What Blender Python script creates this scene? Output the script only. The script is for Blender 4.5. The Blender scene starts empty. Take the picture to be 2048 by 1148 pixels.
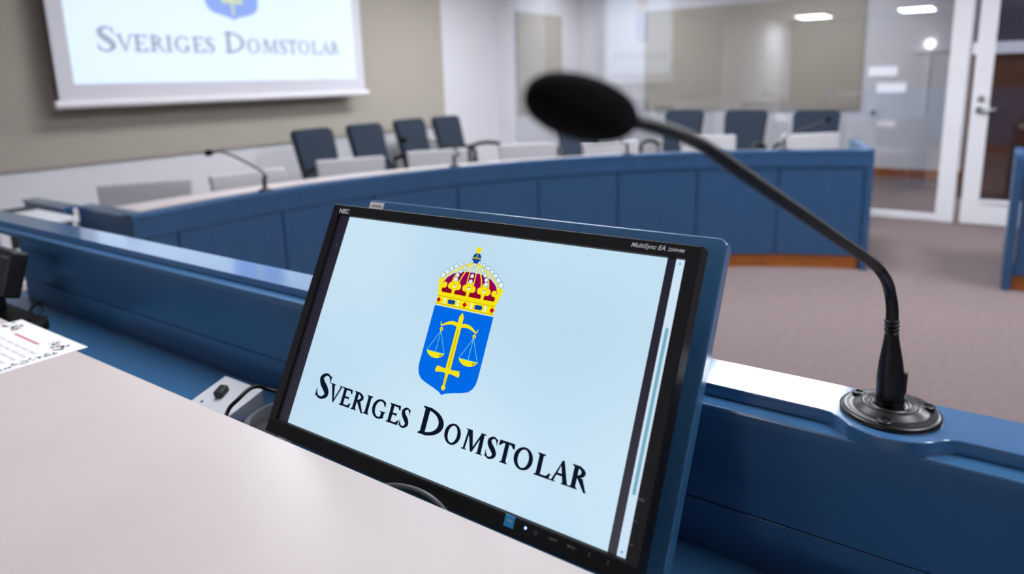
import bpy, bmesh, math, random
from mathutils import Vector, Matrix

# ------------------------------------------------------------------ camera, world, exposure
sc = bpy.context.scene
COL = sc.collection
F, CX, CY, CAMH = 1382.79, 1024.0, 442.66, 1.30
RT = Vector((0.81846173, 0.57386854, -0.02820105))
UP = Vector((-0.0921022, 0.17948942, 0.97943899))
FW = Vector((-0.56713101, 0.79903595, -0.19975978))
EYE = Vector((0, 0, CAMH))
cd = bpy.data.cameras.new('camera')
cam = bpy.data.objects.new('camera', cd)
COL.objects.link(cam)
cd.sensor_fit = 'HORIZONTAL'
cd.sensor_width = 36.0
cd.lens = F / 2048 * 36
cd.shift_y = (CY - 574) / 2048
cd.clip_start = 0.02
cd.clip_end = 60
m = Matrix.Identity(4)
for i in range(3):
    m[i][0] = RT[i]; m[i][1] = UP[i]; m[i][2] = -FW[i]; m[i][3] = EYE[i]
cam.matrix_world = m
cd.dof.use_dof = True
cd.dof.focus_distance = 0.775
cd.dof.aperture_fstop = 3.3
cd.dof.aperture_blades = 0
sc.camera = cam

w = bpy.data.worlds.new('world')
sc.world = w
w.use_nodes = True
w.node_tree.nodes['Background'].inputs[0].default_value = (0.75, 0.82, 1.0, 1)
w.node_tree.nodes['Background'].inputs[1].default_value = 0.02
sc.view_settings.view_transform = 'Standard'
sc.view_settings.look = 'None'
sc.view_settings.gamma = 1.0
sc.view_settings.use_curve_mapping = False
sc.view_settings.exposure = 0.0
sc.cycles.use_denoising = True
sc.cycles.max_bounces = 8

LAMP = 31.0         # emission of the ceiling luminaires
CEIL = 2.70
LUMS = [(-3.25, 5.3, 'over the curved bench near the wall with the projection screen'),
        (-1.05, 4.5, 'over the gap between the two far benches'),
        (1.20, 4.5, 'over the far bench on the door side'),
        (-1.30, 1.15, 'above the judges bench, dimmed, on the projection side'),  # added lamp out of view, tuned to light desk and shelf
        (0.85, 1.15, 'above the judges bench, dimmed, on the door side'),  # added lamp out of view, tuned to light desk and board
        (-3.25, 2.70, 'above the left arm of the curved bench, dimmed'),  # added lamp out of view, brightens the white bench top
        (-4.15, -5.35, 'at the back of the room, nearest the projection wall'),
        (-1.87, -5.35, 'at the back of the room, farther from the projection wall')]

# ------------------------------------------------------------------ helpers
def lin(c):
    return tuple((v / 12.92 if v <= 0.04045 else ((v + 0.055) / 1.055) ** 2.4) for v in (x / 255 for x in c))

def ray(px, py):
    return FW + RT * ((px - CX) / F) + UP * ((CY - py) / F)
def at_z(px, py, z):
    d = ray(px, py); return EYE + d * ((z - CAMH) / d.z)
def at_y(px, py, y):
    d = ray(px, py); return EYE + d * (y / d.y)
def at_x(px, py, x):
    d = ray(px, py); return EYE + d * (x / d.x)
def at_d(px, py, dist):
    return EYE + ray(px, py) * dist

def mat(name, rgb, rough=0.5, metal=0.0, var=0.0, scale=20.0, bump=0.0, bscale=200.0, coat=0.0, stretch=None, spec=0.5):
    M = bpy.data.materials.new(name); M.use_nodes = True
    nt = M.node_tree; b = nt.nodes['Principled BSDF']
    c = lin(rgb)
    b.inputs['Base Color'].default_value = (*c, 1)
    b.inputs['Roughness'].default_value = rough
    b.inputs['Metallic'].default_value = metal
    b.inputs['Coat Weight'].default_value = coat
    b.inputs['Specular IOR Level'].default_value = spec
    tc = nt.nodes.new('ShaderNodeTexCoord')
    src = tc.outputs['Object']
    if stretch:
        mp = nt.nodes.new('ShaderNodeMapping'); mp.inputs['Scale'].default_value = stretch
        nt.links.new(src, mp.inputs[0]); src = mp.outputs[0]
    if var > 0:
        n = nt.nodes.new('ShaderNodeTexNoise'); n.inputs['Scale'].default_value = scale; n.inputs['Detail'].default_value = 5
        nt.links.new(src, n.inputs['Vector'])
        r = nt.nodes.new('ShaderNodeValToRGB')
        r.color_ramp.elements[0].position = 0.3; r.color_ramp.elements[1].position = 0.7
        r.color_ramp.elements[0].color = (*[x * (1 - var) for x in c], 1)
        r.color_ramp.elements[1].color = (*[min(1, x * (1 + var)) for x in c], 1)
        nt.links.new(n.outputs['Fac'], r.inputs[0]); nt.links.new(r.outputs[0], b.inputs['Base Color'])
    if bump > 0:
        n2 = nt.nodes.new('ShaderNodeTexNoise'); n2.inputs['Scale'].default_value = bscale; n2.inputs['Detail'].default_value = 3
        nt.links.new(src, n2.inputs['Vector'])
        bp = nt.nodes.new('ShaderNodeBump'); bp.inputs['Strength'].default_value = bump; bp.inputs['Distance'].default_value = 0.002
        nt.links.new(n2.outputs['Fac'], bp.inputs['Height']); nt.links.new(bp.outputs[0], b.inputs['Normal'])
    return M

def emis(name, rgb, strength=1.0, base=(0, 0, 0), rough=0.5, spec=0.0, var=0.0):
    M = bpy.data.materials.new(name); M.use_nodes = True
    nt = M.node_tree; b = nt.nodes['Principled BSDF']
    b.inputs['Base Color'].default_value = (*lin(base), 1)
    b.inputs['Roughness'].default_value = rough
    b.inputs['Specular IOR Level'].default_value = spec
    b.inputs['Emission Color'].default_value = (*lin(rgb), 1)
    b.inputs['Emission Strength'].default_value = strength
    if var > 0:
        tc = nt.nodes.new('ShaderNodeTexCoord')
        n = nt.nodes.new('ShaderNodeTexNoise'); n.inputs['Scale'].default_value = 5.0; n.inputs['Detail'].default_value = 0
        nt.links.new(tc.outputs['Object'], n.inputs['Vector'])
        r = nt.nodes.new('ShaderNodeValToRGB')
        c = lin(rgb)
        r.color_ramp.elements[0].position = 0.25; r.color_ramp.elements[1].position = 0.7
        r.color_ramp.elements[0].color = (c[0] * (1 - var), c[1] * (1 - var * .6), c[2] * (1 - var * .3), 1)
        r.color_ramp.elements[1].color = (*c, 1)
        nt.links.new(n.outputs['Fac'], r.inputs[0]); nt.links.new(r.outputs[0], b.inputs['Emission Color'])
    return M

def glassmat(name, tint, refl):
    M = bpy.data.materials.new(name); M.use_nodes = True
    nt = M.node_tree; nt.nodes.remove(nt.nodes['Principled BSDF'])
    t = nt.nodes.new('ShaderNodeBsdfTransparent'); t.inputs[0].default_value = (*tint, 1)
    g = nt.nodes.new('ShaderNodeBsdfGlossy'); g.inputs['Roughness'].default_value = 0.0
    x = nt.nodes.new('ShaderNodeMixShader'); x.inputs[0].default_value = refl
    nt.links.new(t.outputs[0], x.inputs[1]); nt.links.new(g.outputs[0], x.inputs[2])
    nt.links.new(x.outputs[0], nt.nodes['Material Output'].inputs[0])
    return M

def obj(name, bm, material, parent=None, smooth=False, bevel=0.0, seg=2):
    me = bpy.data.meshes.new(name)
    bmesh.ops.recalc_face_normals(bm, faces=bm.faces[:])
    bm.to_mesh(me); bm.free()
    if material: me.materials.append(material)
    if smooth:
        for p in me.polygons: p.use_smooth = True
    o = bpy.data.objects.new(name, me)
    COL.objects.link(o)
    if parent: o.parent = parent
    if bevel > 0:
        md = o.modifiers.new('bevel', 'BEVEL'); md.width = bevel; md.segments = seg; md.limit_method = 'ANGLE'; md.angle_limit = math.radians(40)
    return o

def tag(o, label=None, cat=None, group=None, kind=None):
    if label: o['label'] = label
    if cat: o['category'] = cat
    if group: o['group'] = group
    if kind: o['kind'] = kind
    return o

def empty(name, loc=(0, 0, 0), rz=0.0):
    o = bpy.data.objects.new(name, None); COL.objects.link(o)
    o.location = loc; o.rotation_euler = (0, 0, rz); o.empty_display_size = 0.05
    return o

def copy_tree(o, parent=None):
    c = o.copy(); COL.objects.link(c)
    if parent: c.parent = parent
    for ch in list(o.children): copy_tree(ch, c)
    return c

def BM(): return bmesh.new()

def box(bm, x0, x1, y0, y1, z0, z1):
    v = [bm.verts.new(p) for p in ((x0, y0, z0), (x1, y0, z0), (x1, y1, z0), (x0, y1, z0), (x0, y0, z1), (x1, y0, z1), (x1, y1, z1), (x0, y1, z1))]
    for f in ((0, 3, 2, 1), (4, 5, 6, 7), (0, 1, 5, 4), (1, 2, 6, 5), (2, 3, 7, 6), (3, 0, 4, 7)):
        bm.faces.new([v[i] for i in f])
    return bm
def bx(*a): return box(BM(), *a)

def prism(bm, pts, z0, z1):
    """extrude a 2d polygon from z0 to z1 (local)"""
    lo = [bm.verts.new((p[0], p[1], z0)) for p in pts]; hi = [bm.verts.new((p[0], p[1], z1)) for p in pts]
    bm.faces.new(lo[::-1]); bm.faces.new(hi)
    n = len(pts)
    for i in range(n): bm.faces.new((lo[i], lo[(i + 1) % n], hi[(i + 1) % n], hi[i]))
    return bm

def flat(bm, pts, z=0.0):
    bm.faces.new([bm.verts.new((p[0], p[1], z)) for p in pts]); return bm

def loft(bm, loops, cap0=True, cap1=True):
    vs = [[bm.verts.new(p) for p in L] for L in loops]
    n = len(loops[0])
    for a, b in zip(vs, vs[1:]):
        for i in range(n): bm.faces.new((a[i], a[(i + 1) % n], b[(i + 1) % n], b[i]))
    if cap0: bm.faces.new(vs[0][::-1])
    if cap1: bm.faces.new(vs[-1])
    return bm

def catmull(pts, n=8):
    P = [Vector(p) for p in pts]; out = []
    for i in range(len(P) - 1):
        p0 = P[max(i - 1, 0)]; p1 = P[i]; p2 = P[i + 1]; p3 = P[min(i + 2, len(P) - 1)]
        for k in range(n):
            t = k / n
            out.append(0.5 * ((2 * p1) + (p2 - p0) * t + (2 * p0 - 5 * p1 + 4 * p2 - p3) * t * t + (3 * p1 - p0 - 3 * p2 + p3) * t ** 3))
    out.append(P[-1])
    return out

def tube(bm, path, rad, seg=12):
    """rad: number or list per path point"""
    P = [Vector(p) for p in path]; R = rad if isinstance(rad, (list, tuple)) else [rad] * len(P)
    loops = []; t0 = (P[1] - P[0]).normalized()
    u = t0.orthogonal().normalized()
    for i, p in enumerate(P):
        t = (P[min(i + 1, len(P) - 1)] - P[max(i - 1, 0)]).normalized()
        u = (u - t * u.dot(t)).normalized(); v = t.cross(u)
        loops.append([p + (u * math.cos(2 * math.pi * k / seg) + v * math.sin(2 * math.pi * k / seg)) * R[i] for k in range(seg)])
    return loft(bm, loops)

def lathe(bm, prof, seg=32, c=(0, 0, 0), axis=None):
    """prof: list of (r, h) from bottom to top, about z through c (or along axis)"""
    A = Vector(axis).normalized() if axis else Vector((0, 0, 1))
    U = A.orthogonal().normalized() if axis else Vector((1, 0, 0)); V = A.cross(U)
    C = Vector(c)
    return loft(bm, [[C + A * h + (U * math.cos(2 * math.pi * k / seg) + V * math.sin(2 * math.pi * k / seg)) * max(r, 1e-5) for k in range(seg)] for r, h in prof])

def rrect(x0, x1, y0, y1, r, n=4):
    pts = []
    for cx, cy, a in ((x1 - r, y1 - r, 0), (x0 + r, y1 - r, 90), (x0 + r, y0 + r, 180), (x1 - r, y0 + r, 270)):
        for k in range(n + 1):
            t = math.radians(a + 90 * k / n); pts.append((cx + r * math.cos(t), cy + r * math.sin(t)))
    return pts

def disc(bm, x, y, rx, ry=None, z=0.0, n=14):
    ry = ry or rx
    return flat(bm, [(x + rx * math.cos(2 * math.pi * k / n), y + ry * math.sin(2 * math.pi * k / n)) for k in range(n)], z)

def ribbon(bm, pts, wid, z=0.0, n=8, smooth=True):
    """flat stroke with varying width; pts 2d, wid number or list per control point"""
    W = wid if isinstance(wid, (list, tuple)) else [wid] * len(pts)
    c = catmull([(p[0], p[1], q) for p, q in zip(pts, W)], n) if smooth else [Vector((p[0], p[1], q)) for p, q in zip(pts, W)]
    L = []; Rr = []
    for i, p in enumerate(c):
        a = c[max(i - 1, 0)]; b = c[min(i + 1, len(c) - 1)]
        d = Vector((b.x - a.x, b.y - a.y)); d = d.normalized() if d.length > 1e-9 else Vector((1, 0))
        nn = Vector((-d.y, d.x)) * p.z / 2
        L.append(bm.verts.new((p.x + nn.x, p.y + nn.y, z))); Rr.append(bm.verts.new((p.x - nn.x, p.y - nn.y, z)))
    for i in range(len(c) - 1): bm.faces.new((L[i], Rr[i], Rr[i + 1], L[i + 1]))
    return bm

def textmesh(s, size, shear=0.0, bold=0.0, align='LEFT'):
    cu = bpy.data.curves.new('lettering', 'FONT'); cu.body = s; cu.size = size; cu.shear = shear; cu.offset = bold; cu.align_x = align
    o = bpy.data.objects.new('lettering', cu); COL.objects.link(o)
    dg = bpy.context.evaluated_depsgraph_get(); me = bpy.data.meshes.new_from_object(o.evaluated_get(dg))
    bpy.data.objects.remove(o)
    return me

# ------------------------------------------------------------------ materials
BLUE = (64, 110, 154)
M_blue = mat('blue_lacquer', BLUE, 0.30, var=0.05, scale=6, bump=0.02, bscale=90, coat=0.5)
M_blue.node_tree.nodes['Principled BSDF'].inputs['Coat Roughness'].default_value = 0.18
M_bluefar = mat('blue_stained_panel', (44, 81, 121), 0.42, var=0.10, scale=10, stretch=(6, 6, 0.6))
M_blueedge = mat('blue_lacquer_edge', (68, 113, 160), 0.14, var=0.04, scale=8, coat=0.8)
M_blueedge.node_tree.nodes['Principled BSDF'].inputs['Coat Roughness'].default_value = 0.09
M_blueedge.node_tree.nodes['Principled BSDF'].inputs['Coat IOR'].default_value = 1.6
M_plinth = mat('orange_wood', (158, 88, 30), 0.45, var=0.15, scale=6, stretch=(1, 1, 8))
M_desk = mat('desk_laminate', (208, 195, 192), 0.30, var=0.015, scale=9, bump=0.04, bscale=500)
M_white = mat('white_paint', (222, 221, 226), 0.6, var=0.015, scale=3)
M_wallw = mat('white_wall', (220, 219, 224), 0.8, var=0.012, scale=2)
M_taupe = mat('taupe_fabric', (174, 166, 154), 0.95, var=0.03, scale=60, bump=0.2, bscale=900)
M_carpet = mat('taupe_carpet', (122, 108, 107), 1.0, var=0.08, scale=30, bump=0.5, bscale=700, spec=0.1)
M_ceil = mat('ceiling_white', (196, 196, 198), 0.9, var=0.01, scale=4)
M_bezel = mat('black_plastic', (17, 15, 17), 0.5, var=0.06, scale=200, bump=0.05, bscale=1500, spec=0.3)
M_black = mat('black_rubber', (14, 14, 16), 0.5, var=0.05, scale=80)
M_gloss = mat('black_gloss', (12, 12, 13), 0.33, var=0.05, scale=50)
M_foam = mat('black_foam', (20, 18, 21), 1.0, var=0.3, scale=900, bump=0.8, bscale=1600, spec=0.1)
M_neck = mat('black_gooseneck', (13, 13, 16), 0.42, var=0.05, scale=300, spec=0.4)
M_hole = mat('screw_hole', (4, 4, 5), 0.8, var=0.1, scale=50)
M_dgrey = mat('dark_grey_plastic', (58, 58, 62), 0.5, var=0.05, scale=60)
M_mgrey = mat('mid_grey_plastic', (112, 112, 116), 0.4, var=0.05, scale=60)
M_wplast = mat('white_plastic', (226, 227, 232), 0.35, var=0.01, scale=30)
M_paper = mat('paper', (236, 234, 238), 0.8, var=0.01, scale=30)
M_green = mat('print_green', (44, 70, 58), 0.8, var=0.2, scale=300)
M_red = mat('print_red', (200, 70, 80), 0.8, var=0.1, scale=300)
M_pgrey = mat('print_grey', (205, 204, 210), 0.8, var=0.03, scale=300)
M_label = mat('label_print', (150, 140, 140), 0.8, var=0.1, scale=300)
M_logo = mat('silver_print', (226, 226, 230), 0.4, var=0.02, scale=300)
M_mark = mat('grey_print', (120, 120, 124), 0.5, var=0.02, scale=300)
M_sticker = mat('cyan_sticker', (40, 160, 224), 0.4, var=0.03, scale=300)
M_led = emis('blue_led', (110, 130, 255), 6.0)
M_grey_f = mat('light_grey_fabric', (174, 171, 175), 0.95, var=0.05, scale=80, bump=0.2, bscale=700)
M_navy_f = mat('dark_navy_fabric', (34, 46, 62), 0.9, var=0.08, scale=80, bump=0.2, bscale=700)
M_chrome = mat('brushed_steel', (170, 170, 174), 0.3, 1.0, var=0.04, scale=60)
M_brown = mat('brown_wood', (88, 52, 30), 0.5, var=0.25, scale=5, stretch=(1, 1, 7))
M_glass = glassmat('partition_glass', (0.93, 0.95, 0.96), 0.16)
M_dglass = glassmat('door_glass', (0.75, 0.76, 0.80), 0.10)
M_fill = emis('dimmed_fill_diffuser', (244, 249, 255), LAMP * 0.45, base=(240, 240, 240))  # lowered output for the added unseen fill lamps
M_lamp = emis('luminaire_diffuser', (244, 249, 255), LAMP, base=(240, 240, 240))
M_lamp2 = emis('corridor_lamp', (246, 248, 255), 30.0, base=(240, 240, 240))
M_spot = emis('round_glow_face', (255, 255, 255), 3.0)  # glow of the round stand-in for a bright spot

# screen colours
M_scr = emis('screen_picture', (200, 227, 243), 1.0, base=(6, 6, 8), rough=0.3, spec=0.3, var=0.16)
M_strip = emis('screen_strip', (205, 228, 246), 1.0)
M_off = emis('screen_dark', (34, 32, 46), 1.0, base=(6, 6, 8), rough=0.3, spec=0.3)
M_slide = emis('screen_slider', (120, 172, 190), 1.0)
M_ink = emis('screen_ink', (14, 22, 40), 1.0)
M_cblue = emis('crest_blue', (0, 106, 230), 1.0)
M_cdblue = emis('crest_dark_blue', (10, 72, 160), 1.0)
M_cgold = emis('crest_gold', (246, 228, 20), 1.0)
M_cgoldd = emis('crest_gold_shade', (186, 160, 30), 1.0)
M_cred = emis('crest_crimson', (150, 0, 84), 1.0)
M_cdred = emis('crest_dark_red', (136, 10, 40), 1.0)
M_cjred = emis('crest_jewel_red', (196, 16, 24), 1.0)
M_cpearl = emis('crest_pearl', (226, 240, 246), 1.0)
M_cline = emis('crest_outline', (96, 144, 176), 1.0)
M_cthin = emis('crest_thin', (130, 220, 190), 1.0)
M_proj = emis('projected_picture', (205, 226, 250), 0.95, base=(150, 150, 152), rough=0.8)
M_pink = emis('projected_ink', (120, 134, 160), 0.80, base=(150, 150, 152), rough=0.8)
M_pblue = emis('projected_blue', (90, 140, 235), 0.85, base=(140, 140, 142), rough=0.8)
M_pgold = emis('projected_gold', (196, 212, 150), 0.80, base=(150, 150, 152), rough=0.8)
M_pred = emis('projected_red', (190, 70, 130), 0.72, base=(150, 150, 152), rough=0.8)
M_canvas = mat('screen_canvas', (212, 210, 218), 0.8, var=0.01, scale=20)

# ------------------------------------------------------------------ the room
XL, YG, YC, XC = -5.07, 6.94, 9.62, -5.46      # left wall, glass wall, corridor wall, corridor left wall
def struct(name, bm, m, label=None, parent=None, **k):
    o = obj(name, bm, m, parent, **k)
    if not parent: tag(o, kind='structure')
    if label: o['label'] = label
    return o
floor = struct('floor', bx(-5.6, 4.2, -7.2, 9.8, -0.1, 0.0), M_carpet, 'taupe brown carpet floor')
struct('ceiling', bx(-5.6, 4.2, -7.2, 9.8, CEIL, CEIL + 0.1), M_ceil, 'white ceiling above the courtroom')
wl = struct('wall_left', bx(XL - 0.12, XL, -7.2, YG + 0.06, 0, CEIL), M_wallw, 'white wall with the projection screen')
struct('wall_right', bx(4.0, 4.12, -7.2, YG, 0, CEIL), M_brown, 'brown timber side wall')
struct('wall_rear', bx(XL, 4.0, -7.2, -7.08, 0, CEIL), M_brown, 'brown timber wall at the back')
struct('wall_back', bx(0.86, 4.0, YG, YG + 0.1, 0, CEIL), M_wallw, 'white wall beside the glazed door')
struct('wall_corridor', bx(XC, 4.2, YC, YC + 0.1, 0, CEIL), M_wallw, 'corridor wall seen through the glass')
struct('wall_corridor_side', bx(XC - 0.1, XC, YG + 0.06, YC + 0.1, 0, CEIL), M_wallw, 'end wall of the corridor')
struct('wall_corridor_stub', bx(XC, XL - 0.12, YG + 0.0, YG + 0.06, 0, CEIL), M_wallw, 'short return of the corridor wall')
struct('baseboard_corridor', bx(XC, -0.2, YC - 0.018, YC, 0, 0.105), M_plinth, 'orange wood skirting board in the corridor')
struct('baseboard_left', bx(XL, XL + 0.015, -7.0, YG, 0, 0.09), M_plinth, 'orange wood skirting board under the projection wall')

# taupe acoustic panels (z 0.83 - 2.19)
p = obj('wall_panel', bx(XL, XL + 0.022, -1.2, 5.90, 0.825, 2.45), M_taupe, bevel=0.004)
tag(p, 'long taupe fabric panel behind the projection screen', 'wall panel', 'taupe wall panels')
p = obj('wall_panel', bx(XC, XC + 0.022, at_x(1031, 22, XC).y, at_x(1121, 30, XC).y, 0.825, 2.20), M_taupe, bevel=0.004)
tag(p, 'small taupe fabric panel on the end wall behind the microphone head', 'wall panel', 'taupe wall panels')
p = obj('wall_panel', bx(-4.36, -1.465, YC - 0.022, YC, 0.82, 2.215), M_taupe, bevel=0.004)
tag(p, 'wide taupe fabric panel on the corridor wall seen through the glass', 'wall panel', 'taupe wall panels')

# glass partition with frame, and the door
wn = struct('window_1', bx(XL + 0.22, -0.405, YG + 0.02, YG + 0.028, 0.05, 2.32), M_glass, 'large clear glass partition to the corridor')
struct('window_frame', bx(XL, XL + 0.22, YG - 0.02, YG + 0.06, 0, CEIL), M_white, parent=wn)
struct('window_sill', bx(XL + 0.22, -0.405, YG - 0.02, YG + 0.06, 0, 0.05), M_white, parent=wn)
struct('window_head', bx(XL + 0.22, 0.86, YG - 0.02, YG + 0.06, 2.32, CEIL), M_white, parent=wn)
struct('door_jamb', bx(-0.405, -0.272, YG - 0.045, YG + 0.08, 0, 2.32), M_white, parent=wn, bevel=0.006)
struct('door_jamb', bx(0.78, 0.86, YG - 0.02, YG + 0.08, 0, 2.32), M_white, parent=wn, bevel=0.006)
DY = 6.86
dm = BM()
box(dm, -0.222, -0.098, DY, DY + 0.045, 0.012, 2.22); box(dm, 0.60, 0.72, DY, DY + 0.045, 0.012, 2.22)
box(dm, -0.098, 0.60, DY, DY + 0.045, 0.012, 0.215); box(dm, -0.098, 0.60, DY, DY + 0.045, 2.10, 2.22)
dr = struct('door_1', dm, M_white, 'white framed door with a dark glass pane')
struct('door_pane', bx(-0.098, 0.60, DY + 0.018, DY + 0.026, 0.215, 2.10), M_dglass, parent=dr)
gb = BM()
for a in ((-0.098, 0.60, 0.19, 0.215), (-0.098, 0.60, 2.10, 2.125)): box(gb, a[0], a[1], DY - 0.012, DY, a[2], a[3])
struct('glazing_bead', gb, M_white, parent=dr)
lb = lathe(BM(), [(0.026, 0), (0.026, 0.012), (0.02, 0.016), (0.012, 0.03), (0.012, 0.035)], 20, (-0.158, DY, 1.045), (0, -1, 0))
struct('thumb_turn', lb, M_chrome, parent=dr, smooth=True)
lb = lathe(BM(), [(0.026, 0), (0.026, 0.010), (0.011, 0.014), (0.011, 0.045)], 20, (-0.163, DY, 0.955), (0, -1, 0))
tube(lb, [(-0.163, DY - 0.04, 0.955), (-0.10, DY - 0.045, 0.957), (-0.035, DY - 0.042, 0.957)], 0.010, 10)
struct('door_handle', lb, M_chrome, parent=dr, smooth=True)
# brown timber wall and band seen through the door glass
wb = struct('wall_timber', bx(-0.30, 2.2, 8.3, 8.36, 0, 1.42), M_brown, 'brown timber wall behind the door glass')
struct('trim_1', bx(-0.30, 2.2, 8.26, 8.36, 1.42, 1.53), M_white, 'pale grey band on the timber wall')
struct('wall_timber_upper', bx(-0.30, 2.2, 8.3, 8.36, 1.53, CEIL), mat('dark_slate_paint', (50, 50, 62), 0.7, var=0.04), 'dark slate wall above the timber')

# glowing plates and dome added for bright spots in the glass, and a switch
def corr_glow(px, py, w2, h2, label):
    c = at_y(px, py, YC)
    o = empty('glow_plate', (c.x, YC, c.z))
    obj('plate', bx(-w2, w2, -0.012, 0, -h2, h2), M_glowp, o, bevel=0.003)
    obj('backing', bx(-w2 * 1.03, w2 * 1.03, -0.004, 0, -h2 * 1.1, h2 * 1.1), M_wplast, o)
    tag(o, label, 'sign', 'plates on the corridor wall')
M_glowp = emis('glow_plate_face', (235, 238, 250), 0.75, base=(220, 220, 225))  # plate glow stands in for bright spots in the glass
corr_glow(1766, 143, 0.155, 0.055, 'upper of two small glowing plates added for bright spots in the glass')
corr_glow(1783, 176, 0.155, 0.055, 'lower of two small glowing plates added for bright spots in the glass')
c = at_y(1861, 88, YC)  # glowing dome, bar and strip added for a bright spot in the glass
o = empty('round_glow', (c.x, YC, c.z))
obj('glow_dome', lathe(BM(), [(0.001, 0), (0.05, 0.01), (0.055, 0.03), (0.045, 0.05), (0.02, 0.062), (0.001, 0.064)], 20, (0, 0, 0), (0, -1, 0)), M_spot, o, smooth=True)
obj('pale_bar', bx(-0.19, 0.19, -0.02, 0, -0.10, -0.045), M_wplast, o, bevel=0.003)
obj('pale_strip', bx(-0.02, 0.02, -0.015, 0, -0.75, -0.10), M_wplast, o, bevel=0.003)
tag(o, 'small round glowing dome added for a bright spot in the glass by the door', 'lamp')
c = at_y(1747, 226, YC)
o = empty('light_switch', (c.x, YC, c.z))
obj('plate', bx(-0.055, 0.055, -0.012, 0, -0.08, 0.08), M_wplast, o, bevel=0.004)
obj('rocker', bx(-0.03, 0.03, -0.02, -0.012, -0.03, 0.03), M_mgrey, o, bevel=0.003)
tag(o, 'white switch plate on the corridor wall beside the taupe panel', 'switch')

# ceiling luminaires
def luminaire(x, y, z, sx, sy, m, label):
    o = empty('ceiling_light', (x, y, z))
    fr = BM()
    for a in ((-sx, sx, -sy, -sy + 0.03), (-sx, sx, sy - 0.03, sy), (-sx, -sx + 0.03, -sy + 0.03, sy - 0.03), (sx - 0.03, sx, -sy + 0.03, sy - 0.03)): box(fr, *a, -0.05, 0)
    obj('frame', fr, M_white, o)
    obj('diffuser', bx(-sx + 0.03, sx - 0.03, -sy + 0.03, sy - 0.03, -0.045, -0.02), m, o)
    tag(o, label, 'lamp', 'ceiling lights')
for x, y, where in LUMS: luminaire(x, y, CEIL, 0.37, 0.62, M_fill if 'dimmed' in where else M_lamp, 'rectangular white ceiling light ' + where)
luminaire(-4.3, 8.6, CEIL, 0.62, 0.2, M_lamp2, 'slim corridor ceiling light near the end wall')
luminaire(-1.9, 8.4, CEIL, 0.62, 0.2, M_lamp2, 'slim corridor ceiling light in the middle of the corridor')
luminaire(0.5, 7.5, CEIL, 0.62, 0.2, M_lamp2, 'slim unseen ceiling light added behind the glazed door to brighten the timber wall')  # added lamp, brightens the timber wall behind the door glass

# ------------------------------------------------------------------ projection screen
MONSC = 5.39
def glyphs():
    """letter shapes on a unit cap height, as functions drawing into a bmesh with x0,x1 (mm), base, height"""
    pass

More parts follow.
